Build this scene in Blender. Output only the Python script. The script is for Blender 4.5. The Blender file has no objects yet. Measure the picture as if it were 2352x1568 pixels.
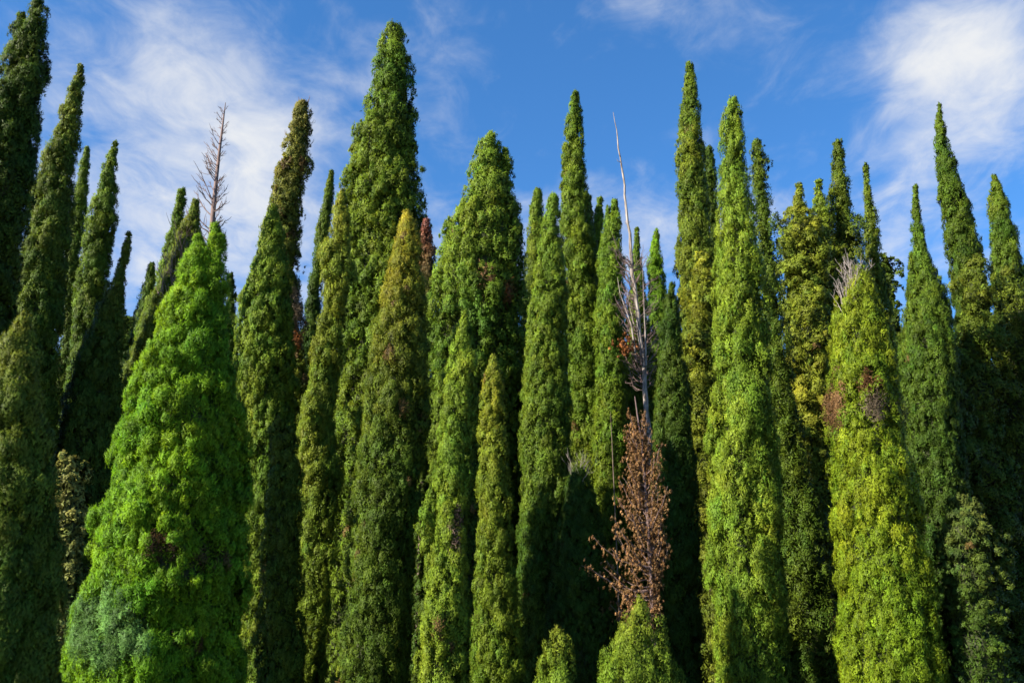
import bpy, math, time
import numpy as np

T0 = time.time()
scene = bpy.context.scene
COL = scene.collection

# ------------------------------------------------------------------ camera
TILT = math.radians(20.0)
LENS = 35.0
F = 2352 * LENS / 36.0            # focal length in pixels of a 2352-wide picture
CX, CY = 1176.0, 784.0
CAM = np.array([0.0, 0.0, 1.6])
cam = bpy.data.cameras.new("camera")
cam.lens = LENS
cam.sensor_width = 36.0
cam.clip_start = 0.1
cam.clip_end = 5000
cam.dof.use_dof = True
cam.dof.focus_distance = 34.0
cam.dof.aperture_fstop = 2.2
cam_o = bpy.data.objects.new("camera", cam)
cam_o.location = CAM
cam_o.rotation_euler = (math.radians(90) + TILT, 0, 0)
COL.objects.link(cam_o)
scene.camera = cam_o

# ------------------------------------------------------------------ light and exposure
SUN_EL = math.radians(32)
SUN_AZ = math.radians(61)         # towards the left of the line behind the camera
sun_dir = np.array([-math.sin(SUN_AZ) * math.cos(SUN_EL), -math.cos(SUN_AZ) * math.cos(SUN_EL), math.sin(SUN_EL)])
sun = bpy.data.lights.new("sun", 'SUN')
sun.energy = 5.0
sun.angle = math.radians(0.5)
sun.color = (1.0, 0.92, 0.75)
sun_o = bpy.data.objects.new("sun", sun)
from mathutils import Vector
sun_o.rotation_euler = Vector(sun_dir).to_track_quat('Z', 'Y').to_euler()
COL.objects.link(sun_o)

vs = scene.view_settings
vs.view_transform = 'Standard'
vs.look = 'None'
vs.gamma = 1.0
vs.use_curve_mapping = False
vs.exposure = 1.65
scene.cycles.max_bounces = 5
scene.cycles.diffuse_bounces = 1
scene.cycles.transmission_bounces = 2
scene.cycles.glossy_bounces = 1


def ray(x, y):
    a = (x - CX) / F
    b = (CY - y) / F
    return np.array([a, math.cos(TILT) - b * math.sin(TILT), math.sin(TILT) + b * math.cos(TILT)])


def pt(x, y, D):
    """point of the vertical plane at distance D seen at x, y; and metres per picture unit there"""
    d = ray(x, y)
    t = D / d[1]
    return CAM + d * t, t / F


def project(P):
    q = P - CAM
    dz = q[..., 1] * math.cos(TILT) + q[..., 2] * math.sin(TILT)
    uy = -q[..., 1] * math.sin(TILT) + q[..., 2] * math.cos(TILT)
    return CX + F * q[..., 0] / dz, CY - F * uy / dz


# ------------------------------------------------------------------ sky
SKY_STRENGTH = 0.085
world = bpy.data.worlds.new("World")
scene.world = world
world.use_nodes = True
nt = world.node_tree
N, L = nt.nodes, nt.links
N.clear()


def nd(tree, typ, **kw):
    n = tree.nodes.new(typ)
    for k, v in kw.items():
        setattr(n, k, v)
    return n


def math_node(tree, op, a, b=None, c=None, clamp=False):
    n = nd(tree, 'ShaderNodeMath', operation=op, use_clamp=clamp)
    for i, v in enumerate((a, b, c)):
        if v is None:
            continue
        if isinstance(v, (int, float)):
            n.inputs[i].default_value = v
        else:
            tree.links.new(v, n.inputs[i])
    return n.outputs[0]


sky = nd(nt, 'ShaderNodeTexSky', sky_type='NISHITA')
sky.sun_disc = False
sky.sun_elevation = SUN_EL
sky.sun_rotation = math.atan2(sun_dir[0], sun_dir[1])
sky.altitude = 1500
sky.air_density = 1.0
sky.dust_density = 0.3
sky.ozone_density = 4.0
tc = nd(nt, 'ShaderNodeTexCoord')
D_ = tc.outputs['Generated']
nrm = nd(nt, 'ShaderNodeVectorMath', operation='NORMALIZE')
L.new(D_, nrm.inputs[0])
# clouds on a layer far above: direction / height gives the flat-layer coordinates
sep = nd(nt, 'ShaderNodeSeparateXYZ')
L.new(nrm.outputs[0], sep.inputs[0])
zc = math_node(nt, 'MAXIMUM', sep.outputs[2], 0.08)
px = math_node(nt, 'DIVIDE', sep.outputs[0], zc)
py = math_node(nt, 'DIVIDE', sep.outputs[1], zc)
comb = nd(nt, 'ShaderNodeCombineXYZ')
L.new(px, comb.inputs[0])
L.new(py, comb.inputs[1])
mp = nd(nt, 'ShaderNodeMapping')
mp.inputs['Rotation'].default_value = (0, 0, math.radians(35))
mp.inputs['Scale'].default_value = (1.3, 0.9, 1)
mp.inputs['Location'].default_value = (3.7, 1.2, 0.4)
L.new(comb.outputs[0], mp.inputs[0])


def noise(scale, detail, rough, dist, vec):
    n = nd(nt, 'ShaderNodeTexNoise')
    n.inputs['Scale'].default_value = scale
    n.inputs['Detail'].default_value = detail
    n.inputs['Roughness'].default_value = rough
    n.inputs['Distortion'].default_value = dist
    L.new(vec, n.inputs['Vector'])
    return n.outputs[0]


n1 = noise(2.2, 8, 0.55, 0.5, mp.outputs[0])
n2 = noise(6.5, 9, 0.62, 0.6, mp.outputs[0])
fb = math_node(nt, 'ADD', math_node(nt, 'MULTIPLY', n1, 0.62), math_node(nt, 'MULTIPLY', n2, 0.38))
# cloud banks: (x, y, radius, weight)
BANKS = [(2170, 40, 170, .50), (2130, 190, 130, .38), (2290, 170, 150, .24), (2110, 310, 130, .20), (2330, 330, 150, .16),
         (470, 170, 130, .46), (560, 300, 150, .42), (330, 330, 170, .30), (380, 40, 110, .26), (300, 640, 300, .42),
         (650, 620, 240, .32), (700, 280, 130, .20), (2080, 600, 200, .28), (1560, 500, 200, .20), (1190, 500, 180, .20), (1740, 60, 150, .20),
         (1010, 560, 150, .18), (40, 560, 160, .2), (600, 460, 130, .24), (200, 180, 140, .12), (1050, 420, 220, .12), (1400, 560, 260, .18), (1800, 300, 200, .06)]
acc = None
for bx, by, br, bw in BANKS:
    v = ray(bx, by)
    v = v / np.linalg.norm(v)
    dt = nd(nt, 'ShaderNodeVectorMath', operation='DOT_PRODUCT')
    L.new(nrm.outputs[0], dt.inputs[0])
    dt.inputs[1].default_value = tuple(v)
    # exp(-(1-cos)/s)
    s = (br / F) ** 2 / 2 * 1.1
    e = math_node(nt, 'MULTIPLY', math_node(nt, 'SUBTRACT', dt.outputs['Value'], 1.0), 1.0 / s)
    g = math_node(nt, 'MULTIPLY', math_node(nt, 'EXPONENT', e), bw)
    acc = g if acc is None else math_node(nt, 'ADD', acc, g)
dens = math_node(nt, 'ADD', math_node(nt, 'MULTIPLY', math_node(nt, 'SUBTRACT', fb, 0.5), 2.5), math_node(nt, 'SUBTRACT', math_node(nt, 'MULTIPLY', acc, 0.85), 0.04))
mr = nd(nt, 'ShaderNodeMapRange', interpolation_type='SMOOTHSTEP')
mr.inputs['From Min'].default_value = -0.05
mr.inputs['From Max'].default_value = 1.05
L.new(dens, mr.inputs['Value'])
cl = mr.outputs[0]
hs = nd(nt, 'ShaderNodeHueSaturation')
hs.inputs['Saturation'].default_value = 1.2
hs.inputs['Value'].default_value = 1.0
L.new(sky.outputs[0], hs.inputs['Color'])
mix = nd(nt, 'ShaderNodeMix', data_type='RGBA')
L.new(cl, mix.inputs['Factor'])
L.new(hs.outputs[0], mix.inputs['A'])
CL = 0.29 / SKY_STRENGTH
mix.inputs['B'].default_value = (CL * 0.97, CL * 0.985, CL, 1)
bg = nd(nt, 'ShaderNodeBackground')
bg.inputs['Strength'].default_value = SKY_STRENGTH
L.new(mix.outputs['Result'], bg.inputs['Color'])
wo = nd(nt, 'ShaderNodeOutputWorld')
L.new(bg.outputs[0], wo.inputs[0])


# ------------------------------------------------------------------ materials
def new_mat(name):
    m = bpy.data.materials.new(name)
    m.use_nodes = True
    m.node_tree.nodes.clear()
    return m, m.node_tree


def foliage_material():
    m, t = new_mat("foliage")
    at = nd(t, 'ShaderNodeAttribute', attribute_name="leaf_colour")
    dif = nd(t, 'ShaderNodeBsdfPrincipled')
    dif.inputs['Roughness'].default_value = 0.55
    dif.inputs['Specular IOR Level'].default_value = 0.08
    tr = nd(t, 'ShaderNodeBsdfTranslucent')
    an = nd(t, 'ShaderNodeAttribute', attribute_name="leaf_normal")
    t.links.new(an.outputs['Vector'], dif.inputs['Normal'])
    t.links.new(at.outputs['Color'], dif.inputs['Base Color'])
    hv = nd(t, 'ShaderNodeHueSaturation')
    hv.inputs['Hue'].default_value = 0.485
    hv.inputs['Value'].default_value = 1.15
    t.links.new(at.outputs['Color'], hv.inputs['Color'])
    t.links.new(hv.outputs[0], tr.inputs[0])
    mx = nd(t, 'ShaderNodeMixShader')
    mx.inputs[0].default_value = 0.10
    t.links.new(dif.outputs[0], mx.inputs[1])
    t.links.new(tr.outputs[0], mx.inputs[2])
    o = nd(t, 'ShaderNodeOutputMaterial')
    t.links.new(mx.outputs[0], o.inputs[0])
    return m


def bark_material(name, c1, c2, scale=6.0):
    m, t = new_mat(name)
    g = nd(t, 'ShaderNodeTexCoord')
    mpn = nd(t, 'ShaderNodeMapping')
    mpn.inputs['Scale'].default_value = (scale * 3, scale * 3, scale * 0.5)
    t.links.new(g.outputs['Object'], mpn.inputs[0])
    n = nd(t, 'ShaderNodeTexNoise')
    n.inputs['Scale'].default_value = 2.0
    n.inputs['Detail'].default_value = 6
    t.links.new(mpn.outputs[0], n.inputs['Vector'])
    r = nd(t, 'ShaderNodeValToRGB')
    r.color_ramp.elements[0].position = 0.35
    r.color_ramp.elements[0].color = (*c1, 1)
    r.color_ramp.elements[1].position = 0.65
    r.color_ramp.elements[1].color = (*c2, 1)
    t.links.new(n.outputs[0], r.inputs[0])
    b = nd(t, 'ShaderNodeBsdfPrincipled')
    b.inputs['Roughness'].default_value = 0.85
    t.links.new(r.outputs[0], b.inputs['Base Color'])
    bm = nd(t, 'ShaderNodeBump')
    bm.inputs['Strength'].default_value = 0.6
    bm.inputs['Distance'].default_value = 0.02
    t.links.new(n.outputs[0], bm.inputs['Height'])
    t.links.new(bm.outputs[0], b.inputs['Normal'])
    o = nd(t, 'ShaderNodeOutputMaterial')
    t.links.new(b.outputs[0], o.inputs[0])
    return m


def ground_material():
    m, t = new_mat("forest_ground")
    g = nd(t, 'ShaderNodeTexCoord')
    n = nd(t, 'ShaderNodeTexNoise')
    n.inputs['Scale'].default_value = 0.9
    n.inputs['Detail'].default_value = 10
    t.links.new(g.outputs['Object'], n.inputs['Vector'])
    r = nd(t, 'ShaderNodeValToRGB')
    r.color_ramp.elements[0].position = 0.4
    r.color_ramp.elements[0].color = (0.035, 0.05, 0.014, 1)
    r.color_ramp.elements[1].position = 0.62
    r.color_ramp.elements[1].color = (0.07, 0.05, 0.03, 1)
    t.links.new(n.outputs[0], r.inputs[0])
    b = nd(t, 'ShaderNodeBsdfPrincipled')
    b.inputs['Roughness'].default_value = 0.95
    t.links.new(r.outputs[0], b.inputs['Base Color'])
    o = nd(t, 'ShaderNodeOutputMaterial')
    t.links.new(b.outputs[0], o.inputs[0])
    return m


LEAF = foliage_material()
BARK = bark_material("cypress_bark", (0.06, 0.04, 0.028), (0.13, 0.09, 0.065))
SNAG = bark_material("weathered_wood", (0.07, 0.052, 0.043), (0.32, 0.275, 0.245), 3.0)
TWIG = bark_material("dead_twig_wood", (0.09, 0.055, 0.05), (0.17, 0.11, 0.10))
GREY = bark_material("grey_twig_wood", (0.13, 0.105, 0.095), (0.27, 0.23, 0.21))


# ------------------------------------------------------------------ meshes
def link(name, mesh, parent=None, **props):
    o = bpy.data.objects.new(name, mesh)
    COL.objects.link(o)
    if parent is not None:
        o.parent = parent
    for k, v in props.items():
        if v is not None:
            o[k] = v
    return o


def make_mesh(name, verts, faces_list, mat, colours=None, smooth=False):
    """verts n x 3; faces_list: list of index arrays (m x k)"""
    me = bpy.data.meshes.new(name)
    me.vertices.add(len(verts))
    me.vertices.foreach_set("co", np.asarray(verts, dtype=np.float32).ravel())
    loops = np.concatenate([f.ravel() for f in faces_list]).astype(np.int32)
    sizes = np.concatenate([np.full(len(f), f.shape[1], dtype=np.int32) for f in faces_list])
    starts = np.concatenate([[0], np.cumsum(sizes)[:-1]]).astype(np.int32)
    me.loops.add(len(loops))
    me.loops.foreach_set("vertex_index", loops)
    me.polygons.add(len(sizes))
    me.polygons.foreach_set("loop_start", starts)
    me.polygons.foreach_set("loop_total", sizes)
    me.polygons.foreach_set("use_smooth", np.full(len(sizes), smooth, dtype=bool))
    me.update(calc_edges=True)
    if colours is not None:
        a = me.attributes.new("leaf_colour", 'FLOAT_COLOR', 'FACE')
        c4 = np.ones((len(sizes), 4), dtype=np.float32)
        c4[:, :3] = colours[:, :3]
        a.data.foreach_set("color", c4.ravel())
        a = me.attributes.new("leaf_normal", 'FLOAT_VECTOR', 'FACE')
        a.data.foreach_set("vector", np.ascontiguousarray(colours[:, 3:], dtype=np.float32).ravel())
    me.materials.append(mat)
    return me


def nz(v):
    return v / np.maximum(np.linalg.norm(v, axis=-1, keepdims=True), 1e-9)


class Wave:
    """cheap smooth 3-D noise, about -1..1"""
    def __init__(self, rng, wavelength, n=9):
        k = nz(rng.normal(size=(n, 3))) * (2 * math.pi / wavelength) * rng.uniform(.6, 1.5, size=(n, 1))
        self.k, self.p = k, rng.uniform(0, 2 * math.pi, n)
        self.n = n

    def __call__(self, P):
        return np.sin(P @ self.k.T + self.p).sum(axis=-1) / math.sqrt(self.n / 2) * 0.6


class Tubes:
    """tapered round tubes along polylines, as one mesh"""
    def __init__(self, seg=5):
        self.v, self.f, self.n, self.seg = [], [], 0, seg

    def add(self, pts, radii):
        pts = np.asarray(pts, float)
        k, s = len(pts), self.seg
        tan = np.gradient(pts, axis=0)
        tan = nz(tan)
        ref = np.array([0.31, 0.95, 0.05])
        a = nz(np.cross(tan, ref))
        b = np.cross(tan, a)
        ang = np.arange(s) * 2 * math.pi / s
        ring = (pts[:, None, :] + np.asarray(radii)[:, None, None] *
                (a[:, None, :] * np.cos(ang)[None, :, None] + b[:, None, :] * np.sin(ang)[None, :, None]))
        self.v.append(ring.reshape(-1, 3))
        i = np.arange(k - 1)[:, None] * s
        j = np.arange(s)[None, :]
        q = np.stack([i + j, i + (j + 1) % s, i + s + (j + 1) % s, i + s + j], axis=-1).reshape(-1, 4)
        self.f.append(q + self.n)
        self.n += k * s

    def mesh(self, name, mat, smooth=True):
        return make_mesh(name, np.concatenate(self.v), [np.concatenate(self.f)], mat, smooth=smooth)


def leaves(rng, centre, n_out, size, count, leaf_len, leaf_w, colour, fuzz=0.6, squash=1.25, up=0.55, align=1.0, tufts=True, tuft_r=.48):
    """leaf-sized pointed faces on the rounded surface of every clump. Returns verts (3 per leaf), colours."""
    # every clump carries a handful of small tufts, every tuft its leaves
    per = 11
    tidx = np.repeat(np.arange(len(centre)), np.maximum(1, count // per) if tufts else count)
    k = len(tidx)
    n = n_out[tidx]
    u = nz(n * 0.95 + rng.normal(size=(k, 3)) * 0.75)
    off = u * size[tidx][:, None] * rng.uniform(0.66, 1.0, size=(k, 1))
    off[:, 2] *= squash
    tc_ = centre[tidx] + off
    tcol = colour[tidx] * np.exp(rng.normal(size=(k, 1)) * (0.14 if tufts else .05))
    if tufts:
        idx = np.repeat(np.arange(k), per)
        m = len(idx)
        tn = nz(u + np.array([0, 0, .35]))
        u2 = nz(tn[idx] * .9 + rng.normal(size=(m, 3)) * .7)
        p = tc_[idx] + u2 * np.array([.8, .8, 1 + up]) * (size[tidx][idx] * tuft_r)[:, None] * rng.uniform(.6, 1.1, size=(m, 1)) * np.where(rng.uniform(size=(m, 1)) < .16, 1.55, 1)
        u1 = nz(u[idx] * .8 + u2 * .42)
    else:
        idx = np.arange(k)
        m = k
        p, u1 = tc_, u
    t = nz(u1 * 0.45 + np.array([0, 0, up]) + rng.normal(size=(m, 3)) * fuzz)
    nn = nz(u1 * align + rng.normal(size=(m, 3)) * 0.36)
    t = nz(t - nn * (t * nn).sum(axis=1, keepdims=True) * 0.75)
    w = nz(np.cross(nn, t))
    ln = leaf_len * rng.uniform(0.65, 1.35, size=(m, 1))
    wd = leaf_w * rng.uniform(0.7, 1.3, size=(m, 1)) * 0.5
    v = np.stack([p - w * wd - t * ln * .35, p + w * wd - t * ln * .35, p + t * ln * .65], axis=1)
    c = tcol[idx] * np.exp(rng.normal(size=(m, 1)) * 0.17)
    g = nz(np.cross(v[:, 1] - v[:, 0], v[:, 2] - v[:, 0]))
    g = g * np.where((g * u1).sum(axis=1, keepdims=True) < 0, -1, 1)
    soft = nz(u1 + g * SOFT)                      # rounded shading of a spray of tiny scale leaves
    return v.reshape(-1, 3), np.concatenate([c, soft], axis=1)


# foliage styles: clump size, leaf length, leaf width (in picture units), leaves per clump, radius noise, stray clumps, fuzz, gap
STYLE = {
    'tight':  dict(cs=10, ll=6.0, lw=1.9, nl=140, lump=.5, stray=.01, fuzz=.45, squash=1.2, up=.75, gap=.0, grain=(1, 1, .8)),
    'shaggy': dict(cs=12, ll=6.6, lw=2.2, nl=150, lump=1.0, stray=.12, fuzz=.55, squash=1.2, up=.6, gap=.06, grain=(1, 1, 1)),
    'needle': dict(cs=13.5, ll=9.5, lw=1.9, nl=190, lump=1.35, stray=.03, fuzz=.6, squash=.85, up=.8, gap=.0, align=.6, grain=(.45, .45, 1.2)),
    'strand': dict(cs=10.5, ll=6.2, lw=1.9, nl=145, lump=1.3, stray=.05, fuzz=.45, squash=1.4, up=.8, gap=.02, grain=(1.1, 1.1, .35)),
    'bough':  dict(cs=14, ll=6.6, lw=2.4, nl=150, lump=1.8, stray=.22, fuzz=.7, squash=.7, up=.2, gap=.18, grain=(.7, .7, 1.3)),
    'soft':   dict(cs=17, ll=10, lw=2.8, nl=220, lump=1.0, stray=.04, fuzz=.45, squash=1.6, up=.9, gap=.0, grain=(1, 1, .4)),
    'broad':  dict(cs=15, ll=7.5, lw=5, nl=80, lump=1.5, stray=.3, fuzz=.9, squash=.9, up=.1, gap=.4, grain=(1, 1, 1)),
}
N_LEAVES = 0
SOFT = 0.95


def profile(rows, D, to_ground=True, grow=1.12):
    P, R = [], []
    for y, xl, xr in rows:
        c, mpp = pt((xl + xr) / 2, y, D)
        P.append(c)
        R.append((xr - xl) / 2 * mpp)
    mpp = pt(rows[0][1], rows[0][0], D)[1]
    P, R = np.array(P), np.array(R)
    zvis = P[-1, 2]
    if to_ground and P[-1, 2] > 0.5:
        base = P[-1].copy()
        base[2] = 0.25
        dz = P[-1, 2]
        P = np.vstack([P, base])
        R = np.append(R, R[-1] * (grow if dz < 3 else grow * 1.15))
    o = np.argsort(P[:, 2])
    P, R = P[o], R[o]
    z = np.linspace(P[0, 2], P[-1, 2], 90)
    C = np.stack([np.interp(z, P[:, 2], P[:, 0]), np.interp(z, P[:, 2], P[:, 1]), z], axis=1)
    r = np.interp(z, P[:, 2], R)
    k = np.array([1, 2, 1]) / 4
    for _ in range(3):
        r[1:-1] = np.convolve(r, k, 'valid')
        C[1:-1, 0] = np.convolve(C[:, 0], k, 'valid')
    return C, r, mpp, zvis


def crown_parts(rng, profiles, D, st, cbot, ctop, patches=(), dull=0.0):
    """one crown: an inner twiggy core plus leaf clumps. Returns (green verts, faces, colours) and one list per dead patch."""
    global N_LEAVES
    V, FQ, FT, CQ, CT, nv = [], [], [], [], [], 0
    PV = [[] for _ in patches]
    PC = [[] for _ in patches]
    cbot, ctop = np.array(cbot), np.array(ctop)
    for rows in profiles:
        first = rows is profiles[0]
        C, r, mpp, zvis = profile(rows, D, to_ground=first)
        cs = st['cs'] * mpp
        w1, w2, w3 = Wave(rng, cs * 4.5), Wave(rng, cs * 11), Wave(rng, cs * 30)
        gr = np.array(st['grain'])
        # core
        s = 14
        ang = np.arange(s) * 2 * math.pi / s
        dirs = np.stack([np.cos(ang), np.sin(ang), 0 * ang], axis=1)
        cr = np.maximum(r - cs * 1.75, 0.22 * r)
        ring = C[:, None, :] + cr[:, None, None] * dirs[None]
        ring = ring + dirs[None] * (w2(ring * gr) * cs * st['lump'] * .5)[..., None] * np.minimum(1, cr / cs)[:, None, None]
        k = len(C)
        i = np.arange(k - 1)[:, None] * s
        j = np.arange(s)[None, :]
        q = np.stack([i + j, i + (j + 1) % s, i + s + (j + 1) % s, i + s + j], axis=-1).reshape(-1, 4)
        V.append(ring.reshape(-1, 3))
        FQ.append(q + nv)
        nv += k * s
        qv = ring.reshape(-1, 3)
        qn = nz(np.cross(qv[q[:, 2]] - qv[q[:, 0]], qv[q[:, 3]] - qv[q[:, 1]]))
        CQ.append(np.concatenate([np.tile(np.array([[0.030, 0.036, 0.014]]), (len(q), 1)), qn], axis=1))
        # clump centres: jittered spiral over the surface
        dz = np.gradient(C[:, 2])
        area = 2 * math.pi * np.maximum(r, cs * .5) * dz
        szz = np.minimum(cs, r * .5 + .2 * cs)
        wgt = area / (szz * szz * 1.9)
        n = int(wgt.sum())
        cumc = np.concatenate([[0], np.cumsum(wgt)])[:-1] / wgt.sum()
        cum = np.concatenate([[0], np.cumsum(area)])[:-1] / area.sum()
        f = (np.arange(n) + rng.uniform(0, 1, n)) / n
        z = np.interp(f, cumc, C[:, 2])
        th = np.arange(n) * 2.399963 + rng.normal(size=n) * 0.9
        ax = np.stack([np.interp(z, C[:, 2], C[:, 0]), np.interp(z, C[:, 2], C[:, 1]), z], axis=1)
        rr = np.interp(z, C[:, 2], r)
        rad = np.stack([np.cos(th), np.sin(th), 0 * th], axis=1)
        surf = ax + rad * rr[:, None]
        facing = (rad * nz(CAM - surf)).sum(axis=1)
        keep = rng.uniform(size=n) < np.where(facing > -0.25, 1.0, 0.45) * np.where(z < zvis - 0.3, 0.55, 1.0)
        keep &= rng.uniform(size=n) > st['gap'] * (0.5 + 0.9 * (w1(surf) > 0.2))
        z, ax, rr, rad, surf = z[keep], ax[keep], rr[keep], rad[keep], surf[keep]
        n = len(z)
        size = cs * np.exp(rng.normal(size=n) * 0.24)
        size = np.minimum(size, (rr * 0.5 + 0.2 * cs) * np.exp(rng.normal(size=n) * .15))
        bump = (w1(surf * gr) * .6 + w2(surf * gr) * .5 + w3(surf) * .35) * st['lump'] * cs + np.clip(rng.normal(size=n), -1.5, 1.5) * .30 * size
        stray = (rng.uniform(size=n) < st['stray']) * rng.uniform(.25, .75, n) * cs
        size = np.where(stray > 0, size * .6, size)
        ro = np.maximum(rr - size * 1.08 - st['ll'] * mpp * .1 + (bump - cs * .12) * np.minimum(1, rr / (1.5 * cs)) + stray, 0.1 * rr)
        cen = ax + rad * ro[:, None]
        nout = nz(rad + np.array([0, 0, 0.6]) + rng.normal(size=(n, 3)) * 0.16)
        # inner foliage between the clumps
        ni = int(area.sum() / (st['ll'] * st['lw'] * mpp * mpp * .5) * .45)
        zi = np.interp(rng.uniform(size=ni), cum, C[:, 2])
        ti = rng.uniform(0, 2 * math.pi, ni)
        ri = np.stack([np.cos(ti), np.sin(ti), 0 * ti], axis=1)
        Ri = np.maximum(np.interp(zi, C[:, 2], cr), 0.02)
        ci = np.stack([np.interp(zi, C[:, 2], C[:, 0]), np.interp(zi, C[:, 2], C[:, 1]), zi], axis=1)
        ci = ci + ri * (Ri + cs * rng.uniform(-.1, .45, ni) + w2((ci + ri * Ri[:, None]) * gr) * cs * st['lump'] * .5 * np.minimum(1, Ri / cs))[:, None]
        # colours
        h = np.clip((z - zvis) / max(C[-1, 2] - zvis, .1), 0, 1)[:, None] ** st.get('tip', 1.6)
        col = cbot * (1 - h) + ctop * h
        tint = (w3(surf + 31.7) * .7 + w2(surf * 1.0 + 31.7) * .5)[:, None]
        col = col * (1 + tint * np.array([0.22, 0.10, 0.04]))
        col = col * np.exp(rng.normal(size=(n, 1)) * 0.17)
        hue = rng.normal(size=(n, 1)) * 0.07
        col = col * np.array([1, 1, 1]) * (1 + hue * np.array([1.2, 0.25, -0.4]))
        brown = (rng.uniform(size=n) < 0.0015 + dull)[:, None]
        col = np.where(brown, np.array([0.085, 0.055, 0.018]) * (0.6 + 0.7 * rng.uniform(size=(n, 1))), col)
        col = np.clip(col, 0.004, 0.6)
        cnt = np.maximum(8, (st['nl'] * (size / cs) ** 2 * rng.uniform(.8, 1.2, n))).astype(int)
        X, Y = project(cen)
        fac = (rad * nz(CAM - cen)).sum(axis=1)
        left = np.ones(n, bool)
        for a, (pxx, pyy, prx, pry, pcol) in enumerate(patches):
            jit = rng.normal(size=n) * .12
            hit = left & (fac > -.1) & (((X - pxx) / prx) ** 2 + ((Y - pyy) / pry) ** 2 < 1 + jit)
            left &= ~hit
            if hit.any():
                pc = np.array(pcol) * (.55 if pcol[0] > pcol[1] else 1) * np.exp(rng.normal(size=(hit.sum(), 1)) * .35)
                push = -.3 if sum(pcol) < .2 else .2
                if pcol[1] > pcol[0]:
                    push = .3
                v, c = leaves(rng, cen[hit] + rad[hit] * cs * push, nout[hit], size[hit] * (.95 if push > 0 else .8), (cnt[hit] * (.9 if push > 0 else .6)).astype(int), st['ll'] * mpp * (1.1 if push > 0 else .7), st['lw'] * mpp * .8, pc, fuzz=1.0, squash=1.5, tuft_r=.9)
                PV[a].append(v)
                PC[a].append(c)
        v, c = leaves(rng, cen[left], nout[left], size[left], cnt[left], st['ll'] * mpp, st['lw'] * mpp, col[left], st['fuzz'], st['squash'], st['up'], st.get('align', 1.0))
        hi = np.clip((zi - zvis) / max(C[-1, 2] - zvis, .1), 0, 1)[:, None] ** st.get('tip', 1.6)
        cin = (cbot * (1 - hi) + ctop * hi) * np.exp(rng.normal(size=(ni, 1)) * .2)
        vi, ci_ = leaves(rng, ci, ri, np.full(ni, cs * .1), np.ones(ni, int), st['ll'] * mpp * 1.5, st['lw'] * mpp * 1.6, cin, .6, tufts=False)
        v, c = np.concatenate([v, vi]), np.concatenate([c, ci_])
        V.append(v)
        FT.append(np.arange(len(v)).reshape(-1, 3) + nv)
        nv += len(v)
        CT.append(c)
        N_LEAVES += len(c)
    return (np.concatenate(V), [np.concatenate(FQ), np.concatenate(FT)], np.concatenate(CQ + CT)), list(zip(PV, PC))


SEED = [7]


def tree(name, category, label, D, rows, style, cbot, ctop=None, group=None, more=(), patches=(), dull=0.0, trunk=None, **over):
    """an evergreen: Empty at its foot > trunk, crown (and patches of dead foliage). rows: silhouette y, left, right from the tip down"""
    SEED[0] += 1
    rng = np.random.default_rng(SEED[0])
    st = dict(STYLE[style], **over)
    C, r, mpp, zvis = profile(rows, D)
    foot = np.array([C[0, 0], C[0, 1], 0.0])
    root = link(name, None, label=label, category=category, group=group)
    root.location = foot
    tr = Tubes(8)
    keep = C[:, 2] < C[-1, 2] - 0.6
    cpts = C[keep][::6] - foot
    cpts = np.vstack([[0, 0, -0.15], cpts])
    trad = np.interp(cpts[:, 2], [0, C[-1, 2]], [trunk or max(.09, r.max() * .2), .015])
    trad[0] *= 1.35
    tr.add(cpts, trad)
    link("trunk", tr.mesh("trunk", BARK), root)
    (v, f, c), pl = crown_parts(rng, [rows] + list(more), D, st, cbot, ctop or cbot, [p[:5] for p in patches], dull)
    link("crown", make_mesh("crown", v - foot, f, LEAF, c), root)
    for (pv, pc), p in zip(pl, patches):
        if pv:
            pv, pc = np.concatenate(pv), np.concatenate(pc)
            link("dead_foliage", make_mesh("dead_foliage", pv - foot, [np.arange(len(pv)).reshape(-1, 3)], LEAF, pc), root, label=p[5])
    root["_px"] = 0
    del root["_px"]
    return root, foot, C, r


def curve(p0, d0, d1, length, n, rng, wob=.08):
    """a branch that leaves along d0 and bends towards d1"""
    p, out = np.array(p0, float), [np.array(p0, float)]
    for i in range(n):
        f = (i + .5) / n
        d = nz(np.asarray(d0) * (1 - f) + np.asarray(d1) * f + rng.normal(size=3) * wob)
        p = p + d * length / n
        out.append(p.copy())
    return np.array(out)


def twig_tuft(rng, tb, p0, length, spread, n, r0):
    for _ in range(n):
        d = nz(np.array([rng.normal() * spread, rng.normal() * spread, 1.0]))
        L_ = length * rng.uniform(.5, 1.1)
        b = p0 + np.array([rng.normal() * .12, rng.normal() * .08, rng.uniform(-.25, .1)]) * length
        pts = curve(b, d, nz(d + rng.normal(size=3) * .35), L_, 6, rng)
        tb.add(pts, np.linspace(r0, r0 * .25, 7))
        for _k in range(3):
            i = rng.integers(2, 6)
            q = curve(pts[i], nz(d + rng.normal(size=3) * .6), d, L_ * .35, 4, rng)
            tb.add(q, np.linspace(r0 * .55, r0 * .2, 5))


# ------------------------------------------------------------------ ground
gs = 1500.0
gv = np.array([[-gs, -gs, 0], [gs, -gs, 0], [gs, gs, 0], [-gs, gs, 0]], float)
link("ground", make_mesh("ground", gv, [np.array([[0, 1, 2, 3]])], ground_material()), kind="structure")

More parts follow.
